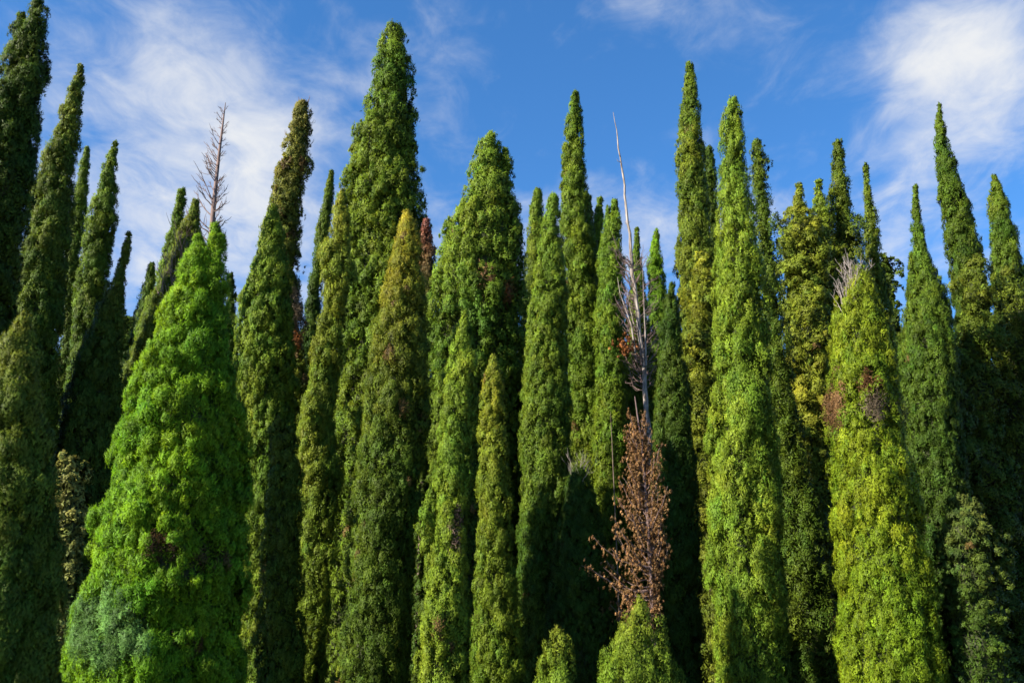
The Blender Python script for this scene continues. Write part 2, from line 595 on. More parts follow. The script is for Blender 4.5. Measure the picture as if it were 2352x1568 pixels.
# ------------------------------------------------------------------ colours (linear)
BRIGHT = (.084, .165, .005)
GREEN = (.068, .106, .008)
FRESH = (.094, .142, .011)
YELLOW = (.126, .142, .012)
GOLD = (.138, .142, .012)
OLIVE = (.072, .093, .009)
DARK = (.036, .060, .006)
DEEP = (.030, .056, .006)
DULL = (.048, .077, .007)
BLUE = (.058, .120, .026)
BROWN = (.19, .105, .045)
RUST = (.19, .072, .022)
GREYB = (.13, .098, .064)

CG = "columnar cypresses of the grove"
# ------------------------------------------------------------------ the trees, silhouettes as y, left, right
CY_ = "cypress_tree"


def cyp(label, D, rows, style, cbot, ctop=None, **kw):
    return tree(CY_, "cypress", label, D, rows, style, cbot, ctop, group=CG, **kw)


# -- far left
cyp("tall dark cypress cut by the left edge, its blunt top with two tips", 13.6,
    [(10, 74, 96), (60, 52, 105), (130, 14, 106), (200, 0, 98), (300, -40, 80), (400, -75, 66), (520, -115, 50), (600, -150, 36), (830, -210, 22)],
    'shaggy', DARK, DARK, stray=.05, more=[[(34, 42, 54), (70, 32, 64), (160, 14, 84)]])
cyp("slim leaning cypress with a round bulge halfway up its side", 18.2,
    [(153, 182, 189), (200, 160, 192), (260, 140, 186), (320, 118, 180), (400, 92, 166), (460, 84, 165), (520, 72, 164), (600, 46, 152), (700, 25, 142), (820, 12, 134), (950, 0, 128)],
    'tight', DULL, OLIVE, more=[[(425, 72, 96), (445, 60, 104), (475, 58, 104), (496, 70, 98)]])
cyp("broad soft-textured cypress filling the lower left corner, its top out of focus", 7.8,
    [(735, 45, 62), (790, 14, 84), (850, -10, 98), (930, -30, 106), (1050, -50, 112), (1200, -70, 118), (1400, -100, 124), (1568, -120, 128)],
    'soft', DULL, OLIVE, more=[[(830, 2, 22), (900, -20, 40), (1050, -40, 50)], [(1210, -5, 15), (1290, -30, 35), (1400, -50, 50)]])
cyp("short-topped slim cypress half hidden between the bulged one and the smooth pointed one", 29,
    [(343, 197, 203), (400, 178, 206), (470, 161, 202), (550, 150, 194), (650, 142, 184), (800, 132, 180)], 'tight', DARK, GREEN)
cyp("smooth pointed cypress with an evenly clumped cone, left of the small dark-shouldered one", 27,
    [(331, 262, 268), (380, 240, 268), (450, 218, 266), (520, 201, 263), (590, 188, 256), (650, 176, 249), (720, 165, 242), (800, 158, 236), (950, 148, 225)], 'tight', DULL, GREEN)
cyp("cypress with a thin spike top widening to a dark shoulder, beside the open sky gap", 19,
    [(538, 292, 299), (580, 280, 298), (620, 268, 295), (650, 254, 292), (690, 236, 289), (740, 212, 285), (800, 190, 282), (870, 168, 276), (1000, 138, 272), (1200, 115, 266)], 'tight', DEEP, OLIVE)
cyp("thin smooth green spire rising just left of the twig-covered cypress", 27,
    [(441, 411, 424), (500, 396, 426), (560, 379, 424), (620, 362, 414), (680, 345, 405), (740, 322, 395), (800, 305, 380)], 'tight', GREEN, GREEN)
cyp("small dark cypress tip peeping out behind the thin smooth spire", 30,
    [(612, 342, 354), (650, 330, 358), (700, 318, 360), (780, 300, 350), (830, 286, 340)], 'tight', DARK, GREEN)
root, foot, C, r = cyp("olive cypress with grey bare twigs over its side, behind the bright front tree", 20,
    [(468, 441, 457), (520, 420, 461), (560, 402, 462), (620, 384, 460), (680, 362, 450), (760, 328, 430), (830, 300, 410), (900, 282, 395), (1000, 262, 380), (1150, 245, 370)], 'tight', DULL, OLIVE)
rng = np.random.default_rng(3)
tb = Tubes(4)
for x, y, s, n in ((428, 565, .8, 9), (415, 620, 1.0, 12), (400, 680, 1.0, 10), (412, 590, .8, 8), (388, 640, .7, 6)):
    p, m = pt(x, y, 19.75)
    p[1] -= .25
    twig_tuft(rng, tb, p - foot + np.array([0, 0, -.4]), s, .55, n, .010)
link("bare_twig", tb.mesh("bare_twig", TWIG), root)

# -- bright front tree
root, foot, C, r = tree("thuja_tree", "tree", "large bright green feathery conifer standing in front, with a blue-green patch low on it", 12,
    [(550, 446, 464), (590, 430, 480), (630, 412, 500), (680, 398, 522), (720, 384, 526), (770, 362, 531), (820, 342, 536), (870, 326, 543), (920, 309, 550), (970, 294, 555), (1050, 275, 561),
     (1120, 260, 563), (1200, 238, 563), (1300, 214, 559), (1400, 190, 553), (1500, 165, 548), (1568, 145, 545)],
    'needle', BRIGHT, BRIGHT, more=[[(518, 488, 502), (550, 476, 516), (600, 470, 520), (660, 455, 522), (760, 430, 528)]],
    patches=[(258, 1455, 78, 88, BLUE, "bushy blue-green foliage low on the tree"),
             (490, 1292, 40, 20, (.10, .055, .022), "dry brown hollow in the foliage"),
             (375, 1270, 48, 15, (.09, .05, .02), "dry brown hollow in the foliage"),
             (430, 1490, 50, 16, (.09, .05, .02), "dry brown hollow in the foliage")])

# bare dead spire behind the bright tree
rng = np.random.default_rng(11)
DS = 25
tp = [(480, 700, 8), (484, 560, 6.5), (490, 480, 5.5), (498, 400, 4.2), (506, 330, 3.2), (513, 275, 2.0), (518, 236, .8)]
P3 = np.array([pt(x, y, DS)[0] for x, y, w in tp])
mp_ = pt(490, 480, DS)[1]
base = P3[0].copy(); base[2] = -.1
P3 = np.vstack([base, P3])
R3 = np.array([12] + [w for _, _, w in tp]) * mp_
root = link("dead_tree", None, label="bare dead spire of fine twigs rising behind the bright feathery conifer", category="dead tree")
foot = np.array([base[0], base[1], 0]); root.location = foot
tb = Tubes(7); tb.add(P3 - foot, R3)
link("trunk", tb.mesh("trunk", TWIG), root)
tb = Tubes(4)
zt, zb = pt(517, 240, DS)[0][2], pt(484, 590, DS)[0][2]
for i in range(64):
    f = (i + rng.uniform()) / 64
    z = zb + (zt - zb) * f * .97
    p0 = np.array([np.interp(z, P3[:, 2], P3[:, 0]), DS, z])
    leftward = rng.uniform() < .55
    az = rng.normal(math.pi if leftward else 0, .75)
    ln = (1 - f) ** .8 * (1.15 if leftward else .5) * rng.uniform(.45, 1.1) + .16
    d0 = np.array([math.cos(az), math.sin(az), .75])
    b = curve(p0, nz(d0), nz(np.array([math.cos(az) * .35, math.sin(az) * .35, 1])), ln, 8, rng, .12)
    r0 = .010 + .012 * (1 - f)
    tb.add(b - foot, np.linspace(r0, r0 * .3, 9))
    for _k in range(5):
        j = rng.integers(2, 8)
        dd = nz(np.array([math.cos(az), math.sin(az), .8]) + rng.normal(size=3) * .6)
        q = curve(b[j], dd, nz(dd + np.array([0, 0, 1.0])), ln * rng.uniform(.2, .5), 5, rng, .12)
        tb.add(q - foot, np.linspace(r0 * .6, r0 * .25, 6))
link("bare_branch", tb.mesh("bare_branch", TWIG), root)

cyp("dark cypress tip showing in the sky gap right behind the bright front conifer", 34,
    [(633, 524, 534), (670, 518, 540), (720, 516, 543), (800, 512, 546)], 'tight', DARK, DARK)

# -- left of centre
cyp("green cypress with a shaded right side, in front of the olive-brown topped one", 26,
    [(484, 616, 638), (530, 600, 648), (580, 586, 655), (640, 569, 662), (700, 553, 668), (780, 541, 674), (850, 538, 678), (950, 548, 680), (1100, 556, 684), (1300, 556, 690), (1568, 550, 700)],
    'tight', GREEN, FRESH)
root, foot, C, r = cyp("tall olive-brown cypress with a ragged browning top and rusty dead patch", 34,
    [(247, 676, 711), (262, 670, 713), (290, 662, 714), (335, 648, 711), (400, 636, 703), (450, 630, 699), (500, 626, 696), (560, 628, 692), (620, 632, 690), (680, 636, 692), (750, 640, 698), (900, 640, 705)],
    'shaggy', OLIVE, (.105, .098, .018), dull=.10, stray=.12, cs=11,
    patches=[(706, 340, 9, 26, RUST, "rusty dead sprays near the tip"), (668, 728, 34, 42, GREYB, "grey-brown dead foliage"), (690, 775, 26, 40, RUST, "rusty dead foliage")])
rng = np.random.default_rng(5)
for x, y, dx in ((704, 320, 1), (710, 300, 1), (664, 318, -1), (702, 255, .3), (690, 250, -.2), (706, 345, .9)):
    p, m = pt(x, y, 34)
    tb = Tubes(4)
    b = curve(p - foot - np.array([dx * .25, 0, .1]), nz(np.array([dx, -.2, .5])), nz(np.array([dx * .5, 0, 1])), .62, 7, rng, .15)
    tb.add(b, np.linspace(.02, .006, 8))
    for _k in range(4):
        j = rng.integers(2, 7)
        q = curve(b[j], nz(np.array([dx, 0, .8]) + rng.normal(size=3) * .5), (0, 0, 1), .25, 4, rng, .15)
        tb.add(q, np.linspace(.010, .004, 5))
    link("bare_twig", tb.mesh("bare_twig", TWIG), root)
cyp("narrow dark green needle-shaped cypress between the olive-brown one and the tallest tree", 38,
    [(396, 758, 764), (450, 743, 767), (500, 733, 764), (550, 723, 756), (600, 715, 750), (660, 704, 742), (720, 696, 738), (800, 688, 732)], 'tight', DEEP, GREEN)
cyp("slender yellow-green cypress of long vertical strands, in front of the tallest tree", 24,
    [(446, 780, 791), (500, 764, 802), (560, 750, 802), (620, 742, 797), (700, 730, 790), (800, 715, 780), (900, 704, 770), (1000, 692, 766), (1100, 685, 770), (1200, 682, 766), (1300, 680, 760), (1400, 668, 756), (1568, 625, 752)],
    'strand', GREEN, YELLOW, more=[[(752, 764, 775), (800, 742, 782), (900, 728, 778), (1000, 716, 772), (1120, 700, 772)]])
cyp("low loose cypress of grey-green strands at the foot of the slender yellow-green one", 21.5,
    [(968, 632, 644), (1010, 622, 668), (1100, 616, 690), (1200, 610, 692), (1300, 606, 690), (1400, 604, 688), (1568, 590, 700)],
    'strand', DULL, OLIVE, stray=.2)
cyp("tallest tree, a broad shaggy dark green spire in the middle of the skyline", 33,
    [(76, 884, 926), (100, 872, 938), (130, 868, 945), (180, 862, 950), (250, 843, 950), (320, 822, 952), (400, 792, 955), (450, 786, 964), (500, 778, 968), (600, 772, 985), (700, 768, 990), (800, 766, 990), (1000, 760, 985), (1200, 755, 975)],
    'shaggy', GREEN, GREEN, stray=.34, cs=12, gap=.1)
cyp("large smooth cypress with a golden tip and dull green body, before the tallest tree", 21,
    [(499, 922, 949), (535, 906, 964), (590, 900, 971), (660, 885, 976), (720, 870, 980), (800, 851, 985), (900, 838, 985), (1000, 826, 982), (1100, 815, 972), (1200, 808, 960), (1300, 804, 950), (1400, 796, 945), (1500, 776, 940), (1568, 758, 936)],
    'tight', DULL, (.165, .155, .013), dull=.02, cs=12, tip=4)
tree("cypress_tree", "cypress", "small dead reddish cypress tip beside the golden-tipped tree", 30.3,
     [(512, 974, 986), (550, 966, 996), (610, 966, 1000), (650, 972, 996), (760, 970, 990)], 'shaggy', DARK, (.17, .06, .045), group=CG, gap=.3, cs=13)
cyp("broad loose-crowned bright green cypress with two tips and a few rusty patches", 27,
    [(316, 1117, 1138), (345, 1103, 1148), (400, 1074, 1170), (450, 1056, 1185), (505, 1040, 1192), (530, 1034, 1196), (600, 1008, 1200), (700, 992, 1205), (800, 986, 1205), (1000, 985, 1205), (1200, 985, 1200)],
    'shaggy', DULL, FRESH, tip=.75, stray=.3, cs=12, gap=.08, more=[[(345, 1153, 1166), (380, 1144, 1176), (430, 1140, 1182), (520, 1130, 1192)], [(505, 1026, 1036), (540, 1018, 1052), (600, 1006, 1080)]],  # duller green lower down stands in for shade on the lower crown
    patches=[(1160, 690, 14, 20, RUST, "rusty dead foliage"), (1118, 660, 9, 26, BROWN, "browning foliage"), (1062, 600, 10, 14, RUST, "rusty dead foliage")])
cyp("slim pale green front cypress with a lower side tip and a bare streak", 19,
    [(725, 1061, 1075), (760, 1050, 1082), (800, 1041, 1085), (900, 1022, 1086), (1000, 1008, 1086), (1100, 1002, 1084), (1200, 996, 1080), (1300, 988, 1078), (1400, 976, 1072), (1500, 962, 1064), (1568, 955, 1062)],
    'strand', FRESH, FRESH, cs=10.5, more=[[(1148, 982, 990), (1180, 972, 1000), (1250, 970, 1005), (1340, 975, 1010)]],
    patches=[(1046, 1225, 9, 58, (.09, .06, .045), "bare dead streak")])
cyp("short pointed cypress with a yellowish tip just right of the slim pale green one", 21,
    [(822, 1126, 1140), (860, 1114, 1150), (900, 1108, 1156), (1000, 1101, 1165), (1100, 1096, 1170), (1200, 1094, 1176), (1300, 1091, 1182), (1400, 1088, 1190), (1568, 1078, 1206)],
    'tight', GREEN, YELLOW)

# -- centre right
cyp("small round-tipped cypress behind the broad loose one and the slim dull one", 38,
    [(443, 1226, 1244), (475, 1215, 1250), (540, 1208, 1252), (600, 1204, 1252), (700, 1198, 1254), (850, 1190, 1254)], 'tight', DARK, FRESH)
cyp("blunt slim cypress half overlapping the tall spire, lower than it", 25,
    [(460, 1258, 1281), (500, 1248, 1285), (550, 1240, 1290), (600, 1233, 1296), (700, 1218, 1302), (800, 1208, 1306), (900, 1200, 1309), (1000, 1196, 1311), (1100, 1196, 1311), (1300, 1190, 1305), (1568, 1185, 1300)], 'tight', DULL, FRESH)  # dull lower green paints in the shaded lower half
cyp("tall clean spire standing alone above its neighbours left of the white dead pole", 33,
    [(220, 1315, 1330), (250, 1305, 1335), (300, 1298, 1338), (350, 1293, 1342), (400, 1290, 1346), (450, 1288, 1352), (500, 1288, 1360), (600, 1290, 1370), (700, 1290, 1376), (800, 1294, 1385), (900, 1298, 1390), (1100, 1290, 1395), (1300, 1285, 1400)],
    'tight', GREEN, GREEN, stray=.02)
cyp("thin dark tip hugging the side of the tall clean spire", 37,
    [(455, 1348, 1358), (500, 1345, 1363), (600, 1350, 1372), (720, 1352, 1378)], 'tight', DARK, DARK)
cyp("narrow tip between the tall clean spire and the double-tipped cypress", 37.5,
    [(460, 1373, 1383), (500, 1363, 1385), (600, 1358, 1386), (720, 1356, 1386)], 'tight', GREEN, FRESH)
cyp("double-tipped fresh green cypress beside the white dead pole", 32,
    [(465, 1406, 1418), (500, 1398, 1425), (560, 1382, 1430), (650, 1372, 1436), (750, 1366, 1440), (850, 1368, 1442), (1000, 1362, 1445), (1200, 1360, 1440)],
    'tight', GREEN, FRESH, more=[[(478, 1393, 1401), (510, 1388, 1406), (560, 1380, 1415)]])
cyp("small needle tip just right of the white dead pole", 40,
    [(528, 1460, 1466), (580, 1452, 1472), (640, 1446, 1480), (720, 1440, 1488), (820, 1430, 1500), (950, 1425, 1505)], 'tight', GREEN, GREEN)
cyp("short stout fresh green cypress with a wispy twig on its tip", 38,
    [(546, 1500, 1514), (575, 1492, 1520), (620, 1486, 1526), (680, 1486, 1532), (760, 1486, 1538), (860, 1482, 1540)], 'tight', GREEN, BRIGHT,
    more=[[(530, 1506, 1510), (552, 1500, 1514)]])
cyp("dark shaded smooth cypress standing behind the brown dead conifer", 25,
    [(657, 1538, 1550), (700, 1527, 1555), (750, 1518, 1564), (800, 1511, 1571), (900, 1505, 1583), (1000, 1500, 1592), (1100, 1500, 1600), (1200, 1498, 1606), (1300, 1496, 1608), (1568, 1485, 1612)], 'tight', DEEP, DARK)  # foliage coloured deep green to stand for the shade it stands in

# white dead pole
rng = np.random.default_rng(21)
DZ = 27
tp = [(1487, 960, 9), (1481, 880, 8.5), (1473, 790, 8), (1463, 710, 7.5), (1456, 650, 7), (1449, 580, 6), (1444, 525, 5.2), (1437, 460, 4.4), (1430, 400, 3.6), (1422, 340, 2.8), (1414, 290, 1.8), (1407, 258, .8)]
P3 = np.array([pt(x, y, DZ)[0] for x, y, w in tp]); mp_ = pt(1450, 600, DZ)[1]
base = P3[0].copy(); base[2] = -.1; base[0] += .25
P3 = np.vstack([base, P3]); R3 = np.array([16] + [w for _, _, w in tp]) * mp_ * .62
root = link("dead_tree", None, label="tall bare bleached dead pole with a few broken twigs, leaning against blue sky", category="dead tree")
foot = np.array([base[0], base[1], 0]); root.location = foot
zz = np.linspace(P3[0, 2], P3[-1, 2], 60)
PP = np.stack([np.interp(zz, P3[:, 2], P3[:, 0]) + .018 * np.sin(zz * 3.1) + .012 * np.sin(zz * 7.3), np.full(60, DZ), zz], axis=1)
tb = Tubes(9); tb.add(PP - foot, np.interp(zz, P3[:, 2], R3) * (1 + .08 * np.sin(zz * 5.3)))
pole, tb = tb, Tubes(4)
pole.seg = 4
for i in range(104):
    y = rng.uniform(590, 900) if i < 94 else rng.uniform(340, 600)
    p = pt(0, y, DZ)[0]; z = p[2]
    p0 = np.array([np.interp(z, P3[:, 2], P3[:, 0]), DZ, z])
    s = rng.choice([-1, 1])
    ln = rng.uniform(.35, 1.0) if i < 94 else rng.uniform(.08, .2)
    az = (0 if s > 0 else math.pi) + rng.normal() * .8
    d0 = nz(np.array([math.cos(az), math.sin(az), rng.uniform(-.1, .8)]))
    b = curve(p0, d0, nz(np.array([math.cos(az) * .3, math.sin(az) * .3, 1])), ln, 7, rng, .2)
    (tb if i < 94 else pole).add(b - foot, np.linspace(.013, .005, 8))
    for _k in range(5 if i < 94 else 0):
        j = rng.integers(1, 7)
        q = curve(b[j], nz(d0 + rng.normal(size=3) * .7), nz(d0 + np.array([0, 0, .7])), ln * .4, 4, rng, .2)
        tb.add(q - foot, np.linspace(.007, .004, 5))
link("trunk", pole.mesh("trunk", SNAG), root)
link("bare_branch", tb.mesh("bare_branch", TWIG), root)
cc = np.array([pt(rng.normal(1440, 16), rng.normal(795, 13), DZ - rng.uniform(-.2, .4))[0] for _ in range(70)])
v, c = leaves(rng, cc, nz(rng.normal(size=(70, 3))), np.full(70, .05), np.full(70, 14), 6 * mp_, 2.2 * mp_, np.array(RUST) * np.exp(rng.normal(size=(70, 1)) * .3), fuzz=.9, tufts=False)
link("dead_foliage", make_mesh("dead_foliage", v - foot, [np.arange(len(v)).reshape(-1, 3)], LEAF, c), root, label="withered reddish spray low on the pole")
for path, w in (([(1462, 830), (1450, 745), (1436, 708), (1424, 672), (1418, 636)], 2.2), ([(1484, 840), (1482, 760), (1479, 690), (1476, 616)], 2.6), ([(1456, 745), (1446, 700), (1438, 655)], 1.5)):
    b = np.array([pt(x, y, DZ - .15)[0] for x, y in path])
    tb = Tubes(5)
    tb.add(b - foot, np.linspace(w, .5, len(path)) * mp_)
    link("broken_limb", tb.mesh("broken_limb", SNAG), root)

# brown dead conifer
rng = np.random.default_rng(31)
DA = 18.5
tp = [(1500, 1440, 7), (1498, 1340, 6), (1490, 1220, 5), (1481, 1100, 4), (1471, 1000, 3), (1458, 910, 1)]
P3 = np.array([pt(x, y, DA)[0] for x, y, w in tp]); mp_ = pt(1480, 1150, DA)[1]
base = P3[0].copy(); base[2] = -.1
P3 = np.vstack([base, P3]); R3 = np.array([9] + [w for _, _, w in tp]) * mp_
root = link("dead_conifer", None, label="brown dead conifer with withered drooping sprays, under the white pole", category="dead tree")
foot = np.array([base[0], base[1], 0]); root.location = foot
tb = Tubes(7); tb.add(P3 - foot, R3)
link("trunk", tb.mesh("trunk", TWIG), root)
sil = [(905, 1450, 1468), (950, 1430, 1490), (1000, 1438, 1506), (1050, 1428, 1514), (1110, 1414, 1524), (1170, 1398, 1522), (1232, 1366, 1535), (1300, 1350, 1512), (1350, 1404, 1512), (1410, 1400, 1516)]
sil = np.array(sil, float)
tb = Tubes(4); cc, cn, csz = [], [], []
for i in range(120):
    y = 915 + 500 * ((i + rng.uniform()) / 120) ** .9
    side = rng.choice([-1, 1])
    xl, xr = np.interp(y, sil[:, 0], sil[:, 1]), np.interp(y, sil[:, 0], sil[:, 2])
    p0 = pt(0, min(1430, y + rng.uniform(50, 90)), DA)[0]
    p0[0] = np.interp(p0[2], P3[:, 2], P3[:, 0])
    az = (0 if side > 0 else math.pi) + rng.normal() * .75
    tx = pt(xl if side < 0 else xr, y, DA)[0][0]
    reach = abs(tx - p0[0]) * rng.uniform(.3, 1.1)
    end = np.array([p0[0] + math.cos(az) * reach, DA + math.sin(az) * reach, pt(0, y, DA)[0][2]])
    d = end - p0
    if i < 5:      # the long boughs that stick out
        ex, ey = ((1366, 1234), (1350, 1300), (1537, 1248), (1530, 1128), (1521, 1018))[i]
        end = pt(ex, ey, DA - .2)[0]
        p0 = pt(0, ey + 70, DA)[0]
        p0[0] = np.interp(p0[2], P3[:, 2], P3[:, 0])
        d = end - p0
    s = np.linspace(0, 1, 8)[:, None]
    b = p0 + d * s + np.array([0, 0, -1]) * (np.sin(s * math.pi) * .16) + rng.normal(size=(8, 3)) * .015
    tb.add(b - foot, np.linspace(.013, .004, 8))
    for k in range(34):
        f = rng.uniform(.3, 1.04)
        c = p0 + d * f + rng.normal(size=3) * np.array([.045, .045, .06]) + np.array([0, 0, -abs(rng.normal()) * .04]) + np.array([0, 0, -.16 * math.sin(min(f, 1) * math.pi)])
        cc.append(c); cn.append(nz(d + rng.normal(size=3) * .5)); csz.append(rng.uniform(.014, .034))
cc, cn, csz = np.array(cc), np.array(cn), np.array(csz)
colr = np.array(BROWN) * np.exp(rng.normal(size=(len(cc), 1)) * .32) * (1 + rng.normal(size=(len(cc), 1)) * np.array([[.05, .1, .1]]))
v, c = leaves(rng, cc, cn, csz, np.full(len(cc), 15), 4.6 * mp_, 1.5 * mp_, colr, fuzz=.8, squash=2.0, up=-.3, tufts=False)
link("bare_branch", tb.mesh("bare_branch", TWIG), root)
link("crown", make_mesh("crown", v - foot, [np.arange(len(v)).reshape(-1, 3)], LEAF, c), root)

# thin dead stem left of it
root = link("dead_sapling", None, label="thin straight dead stem beside the brown dead conifer", category="dead tree")
P3 = np.array([pt(x, y, 23)[0] for x, y in ((1418, 1300), (1414, 1200), (1409, 1090), (1405, 1000), (1402, 945))])
base = P3[0].copy(); base[2] = -.1; P3 = np.vstack([base, P3]); foot = np.array([base[0], base[1], 0]); root.location = foot
tb = Tubes(5); tb.add(P3 - foot, np.array([.03, .016, .014, .012, .009, .004]))
link("trunk", tb.mesh("trunk", BARK), root)

cyp("very tall blunt cypress, highest on the right half of the skyline", 33,
    [(152, 1577, 1592), (175, 1570, 1598), (250, 1563, 1607), (300, 1560, 1611), (350, 1559, 1614), (400, 1558, 1619), (500, 1555, 1634), (600, 1553, 1644), (700, 1552, 1648), (850, 1550, 1652), (1100, 1550, 1655)],
    'tight', OLIVE, GREEN, stray=.02)
tree("spreading_conifer", "tree", "yellowish open conifer filling the gap under the very tall blunt cypress", 29,
     [(590, 1604, 1634), (650, 1580, 1650), (720, 1566, 1656), (800, 1560, 1660), (900, 1565, 1662), (1000, 1575, 1664), (1200, 1580, 1668)], 'bough', OLIVE, YELLOW, cs=16)
cyp("smaller dark cypress squeezed between the very tall blunt one and the bright stout spire", 37,
    [(347, 1619, 1637), (380, 1615, 1642), (430, 1616, 1647), (480, 1618, 1653), (560, 1622, 1660), (700, 1625, 1670)], 'tight', DARK, DULL)
cyp("bright stout sunlit spire with lumpy strands right down to the bottom", 21,
    [(240, 1674, 1694), (270, 1663, 1704), (320, 1656, 1714), (400, 1652, 1721), (500, 1650, 1734), (600, 1646, 1745), (700, 1643, 1754), (800, 1642, 1760), (900, 1640, 1766), (1000, 1636, 1776), (1100, 1635, 1786), (1200, 1635, 1794), (1300, 1636, 1800), (1400, 1640, 1806), (1568, 1642, 1818)],
    'strand', FRESH, FRESH, cs=12, more=[[(893, 1738, 1752), (930, 1724, 1768), (1000, 1712, 1786), (1100, 1700, 1794), (1200, 1695, 1796)], [(1160, 1630, 1650), (1220, 1622, 1690), (1350, 1625, 1700)], [(1230, 1755, 1775), (1300, 1740, 1800), (1400, 1735, 1812)]])
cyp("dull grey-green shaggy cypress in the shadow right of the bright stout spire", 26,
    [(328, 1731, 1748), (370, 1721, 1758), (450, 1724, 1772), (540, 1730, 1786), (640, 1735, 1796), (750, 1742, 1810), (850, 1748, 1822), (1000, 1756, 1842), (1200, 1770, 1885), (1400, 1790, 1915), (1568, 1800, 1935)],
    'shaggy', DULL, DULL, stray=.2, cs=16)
tree("spreading_conifer", "tree", "broad yellow-green conifer of layered boughs with a pointed dark tip", 30,
     [(426, 1831, 1841), (465, 1820, 1854), (500, 1805, 1862), (540, 1795, 1885), (600, 1788, 1900), (700, 1788, 1912), (800, 1795, 1916), (900, 1800, 1920), (1050, 1815, 1925), (1250, 1820, 1930)], 'bough', (.095, .115, .011), (.13, .148, .013), gap=.12, lump=2.0, cs=13, tip=1.0)
tree("spreading_conifer", "tree", "small feathery yellow-green conifer behind the layered-bough one", 32,
     [(417, 1878, 1884), (450, 1870, 1892), (485, 1864, 1908), (540, 1850, 1925), (620, 1845, 1950), (750, 1840, 1960)], 'bough', OLIVE, FRESH, cs=15)
cyp("dark narrow top with ragged edges rising out of the yellow-green boughs", 32.5,
    [(328, 1918, 1930), (350, 1911, 1938), (400, 1910, 1945), (450, 1907, 1954), (500, 1908, 1964), (600, 1905, 1985), (720, 1905, 1995)], 'shaggy', OLIVE, DULL, cs=13, stray=.25)
cyp("very thin pointed cypress with a twig tip behind the grey twig tuft", 34,
    [(388, 1987, 1992), (425, 1984, 1997), (480, 1985, 2009), (560, 1988, 2024), (620, 1990, 2034), (700, 1994, 2048), (850, 1996, 2060)], 'tight', OLIVE, GREEN, cs=12,
    more=[[(378, 1986, 1989), (396, 1985, 1993)]])
tree("wispy_conifer", "tree", "thin open wispy conifer with sky showing through, next to the thin pointed cypress", 36,
     [(588, 2026, 2034), (620, 2010, 2062), (660, 2015, 2066), (720, 2030, 2074), (780, 2036, 2076), (880, 2036, 2080)], 'broad', DARK, DARK, gap=.5, cs=13)
root, foot, C, r = cyp("big yellow-green front cypress with brown dead patches and a grey twig tuft on top", 19,
    [(628, 1955, 1992), (660, 1944, 2008), (700, 1932, 2024), (750, 1914, 2042), (800, 1906, 2050), (850, 1904, 2058), (950, 1906, 2070), (1000, 1910, 2076), (1100, 1913, 2096), (1200, 1917, 2108), (1300, 1921, 2130), (1400, 1926, 2146), (1500, 1931, 2160), (1568, 1936, 2168)],
    'tight', (.090, .134, .006), (.110, .140, .008), cs=12, lump=.7,
    patches=[(1924, 942, 26, 56, BROWN, "brown dead patch on the left edge"), (1998, 882, 15, 28, (.17, .08, .03), "reddish brown dead tuft"), (2004, 940, 17, 32, GREYB, "grey-brown dead patch"), (2066, 945, 15, 32, GREYB, "grey-brown dead patch")])
rng = np.random.default_rng(41)
tb = Tubes(4)
for x, y, s, n in ((1950, 676, .8, 13), (1960, 650, .65, 12), (1968, 645, .55, 10), (1944, 700, .65, 9), (1980, 650, .45, 7)):
    p, m = pt(x, y, 19)
    twig_tuft(rng, tb, p - foot + np.array([0, -.1, -.1]), s, .22, n, .010)
link("bare_twig", tb.mesh("bare_twig", GREY), root)

# -- far right
cyp("slim pointed cypress flaring to a shaded skirt, left of the tall leaning pair", 22,
    [(430, 2100, 2106), (465, 2095, 2111), (520, 2096, 2120), (580, 2098, 2135), (620, 2094, 2148), (680, 2086, 2172), (750, 2078, 2190), (850, 2072, 2200), (1050, 2070, 2210)], 'tight', DEEP, GREEN, tip=.9,  # deep green below: the shade on the skirt is in the colour
    more=[[(585, 2090, 2096), (610, 2086, 2102), (680, 2084, 2108)]])
cyp("tall leaning dark cypress with a twig on its tip and a second lower tip", 25.5,
    [(268, 2152, 2162), (290, 2148, 2169), (330, 2148, 2181), (380, 2150, 2192), (440, 2156, 2212), (500, 2164, 2228), (560, 2172, 2240), (620, 2184, 2254), (680, 2190, 2262), (800, 2190, 2275)], 'tight', DARK, GREEN,
    more=[[(240, 2155, 2161), (258, 2155, 2163), (275, 2152, 2163)], [(445, 2206, 2216), (480, 2198, 2230), (540, 2196, 2246), (620, 2200, 2258), (700, 2205, 2268)]])
cyp("stout clumped cypress nearest the right edge with a twiggy tip", 28,
    [(418, 2280, 2292), (445, 2274, 2306), (500, 2272, 2324), (560, 2275, 2340), (640, 2279, 2356), (720, 2282, 2372), (850, 2285, 2390)], 'tight', DARK, GREEN,
    more=[[(404, 2281, 2286), (430, 2278, 2292)]])
tree("spreading_conifer", "tree", "olive open conifer in front of the tall leaning pair", 24,
     [(590, 2236, 2254), (640, 2215, 2272), (700, 2195, 2290), (780, 2180, 2300), (900, 2165, 2310), (1100, 2150, 2320), (1400, 2150, 2330)], 'bough', DARK, OLIVE, cs=17)
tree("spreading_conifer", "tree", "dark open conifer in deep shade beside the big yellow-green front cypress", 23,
     [(650, 2092, 2130), (720, 2080, 2170), (800, 2076, 2200), (900, 2070, 2220), (1100, 2065, 2240), (1400, 2070, 2260)], 'bough', DARK, DARK, cs=17)  # dark leaf colour carries part of the deep shade
tree("spreading_conifer", "tree", "large shady conifer with olive upper boughs, cut by the right edge", 25.5,
     [(625, 2290, 2330), (680, 2270, 2380), (760, 2262, 2410), (900, 2255, 2440), (1100, 2245, 2460), (1400, 2235, 2480)], 'bough', DARK, OLIVE, cs=19)  # olive above, dark below: lit and shaded boughs put into the colour
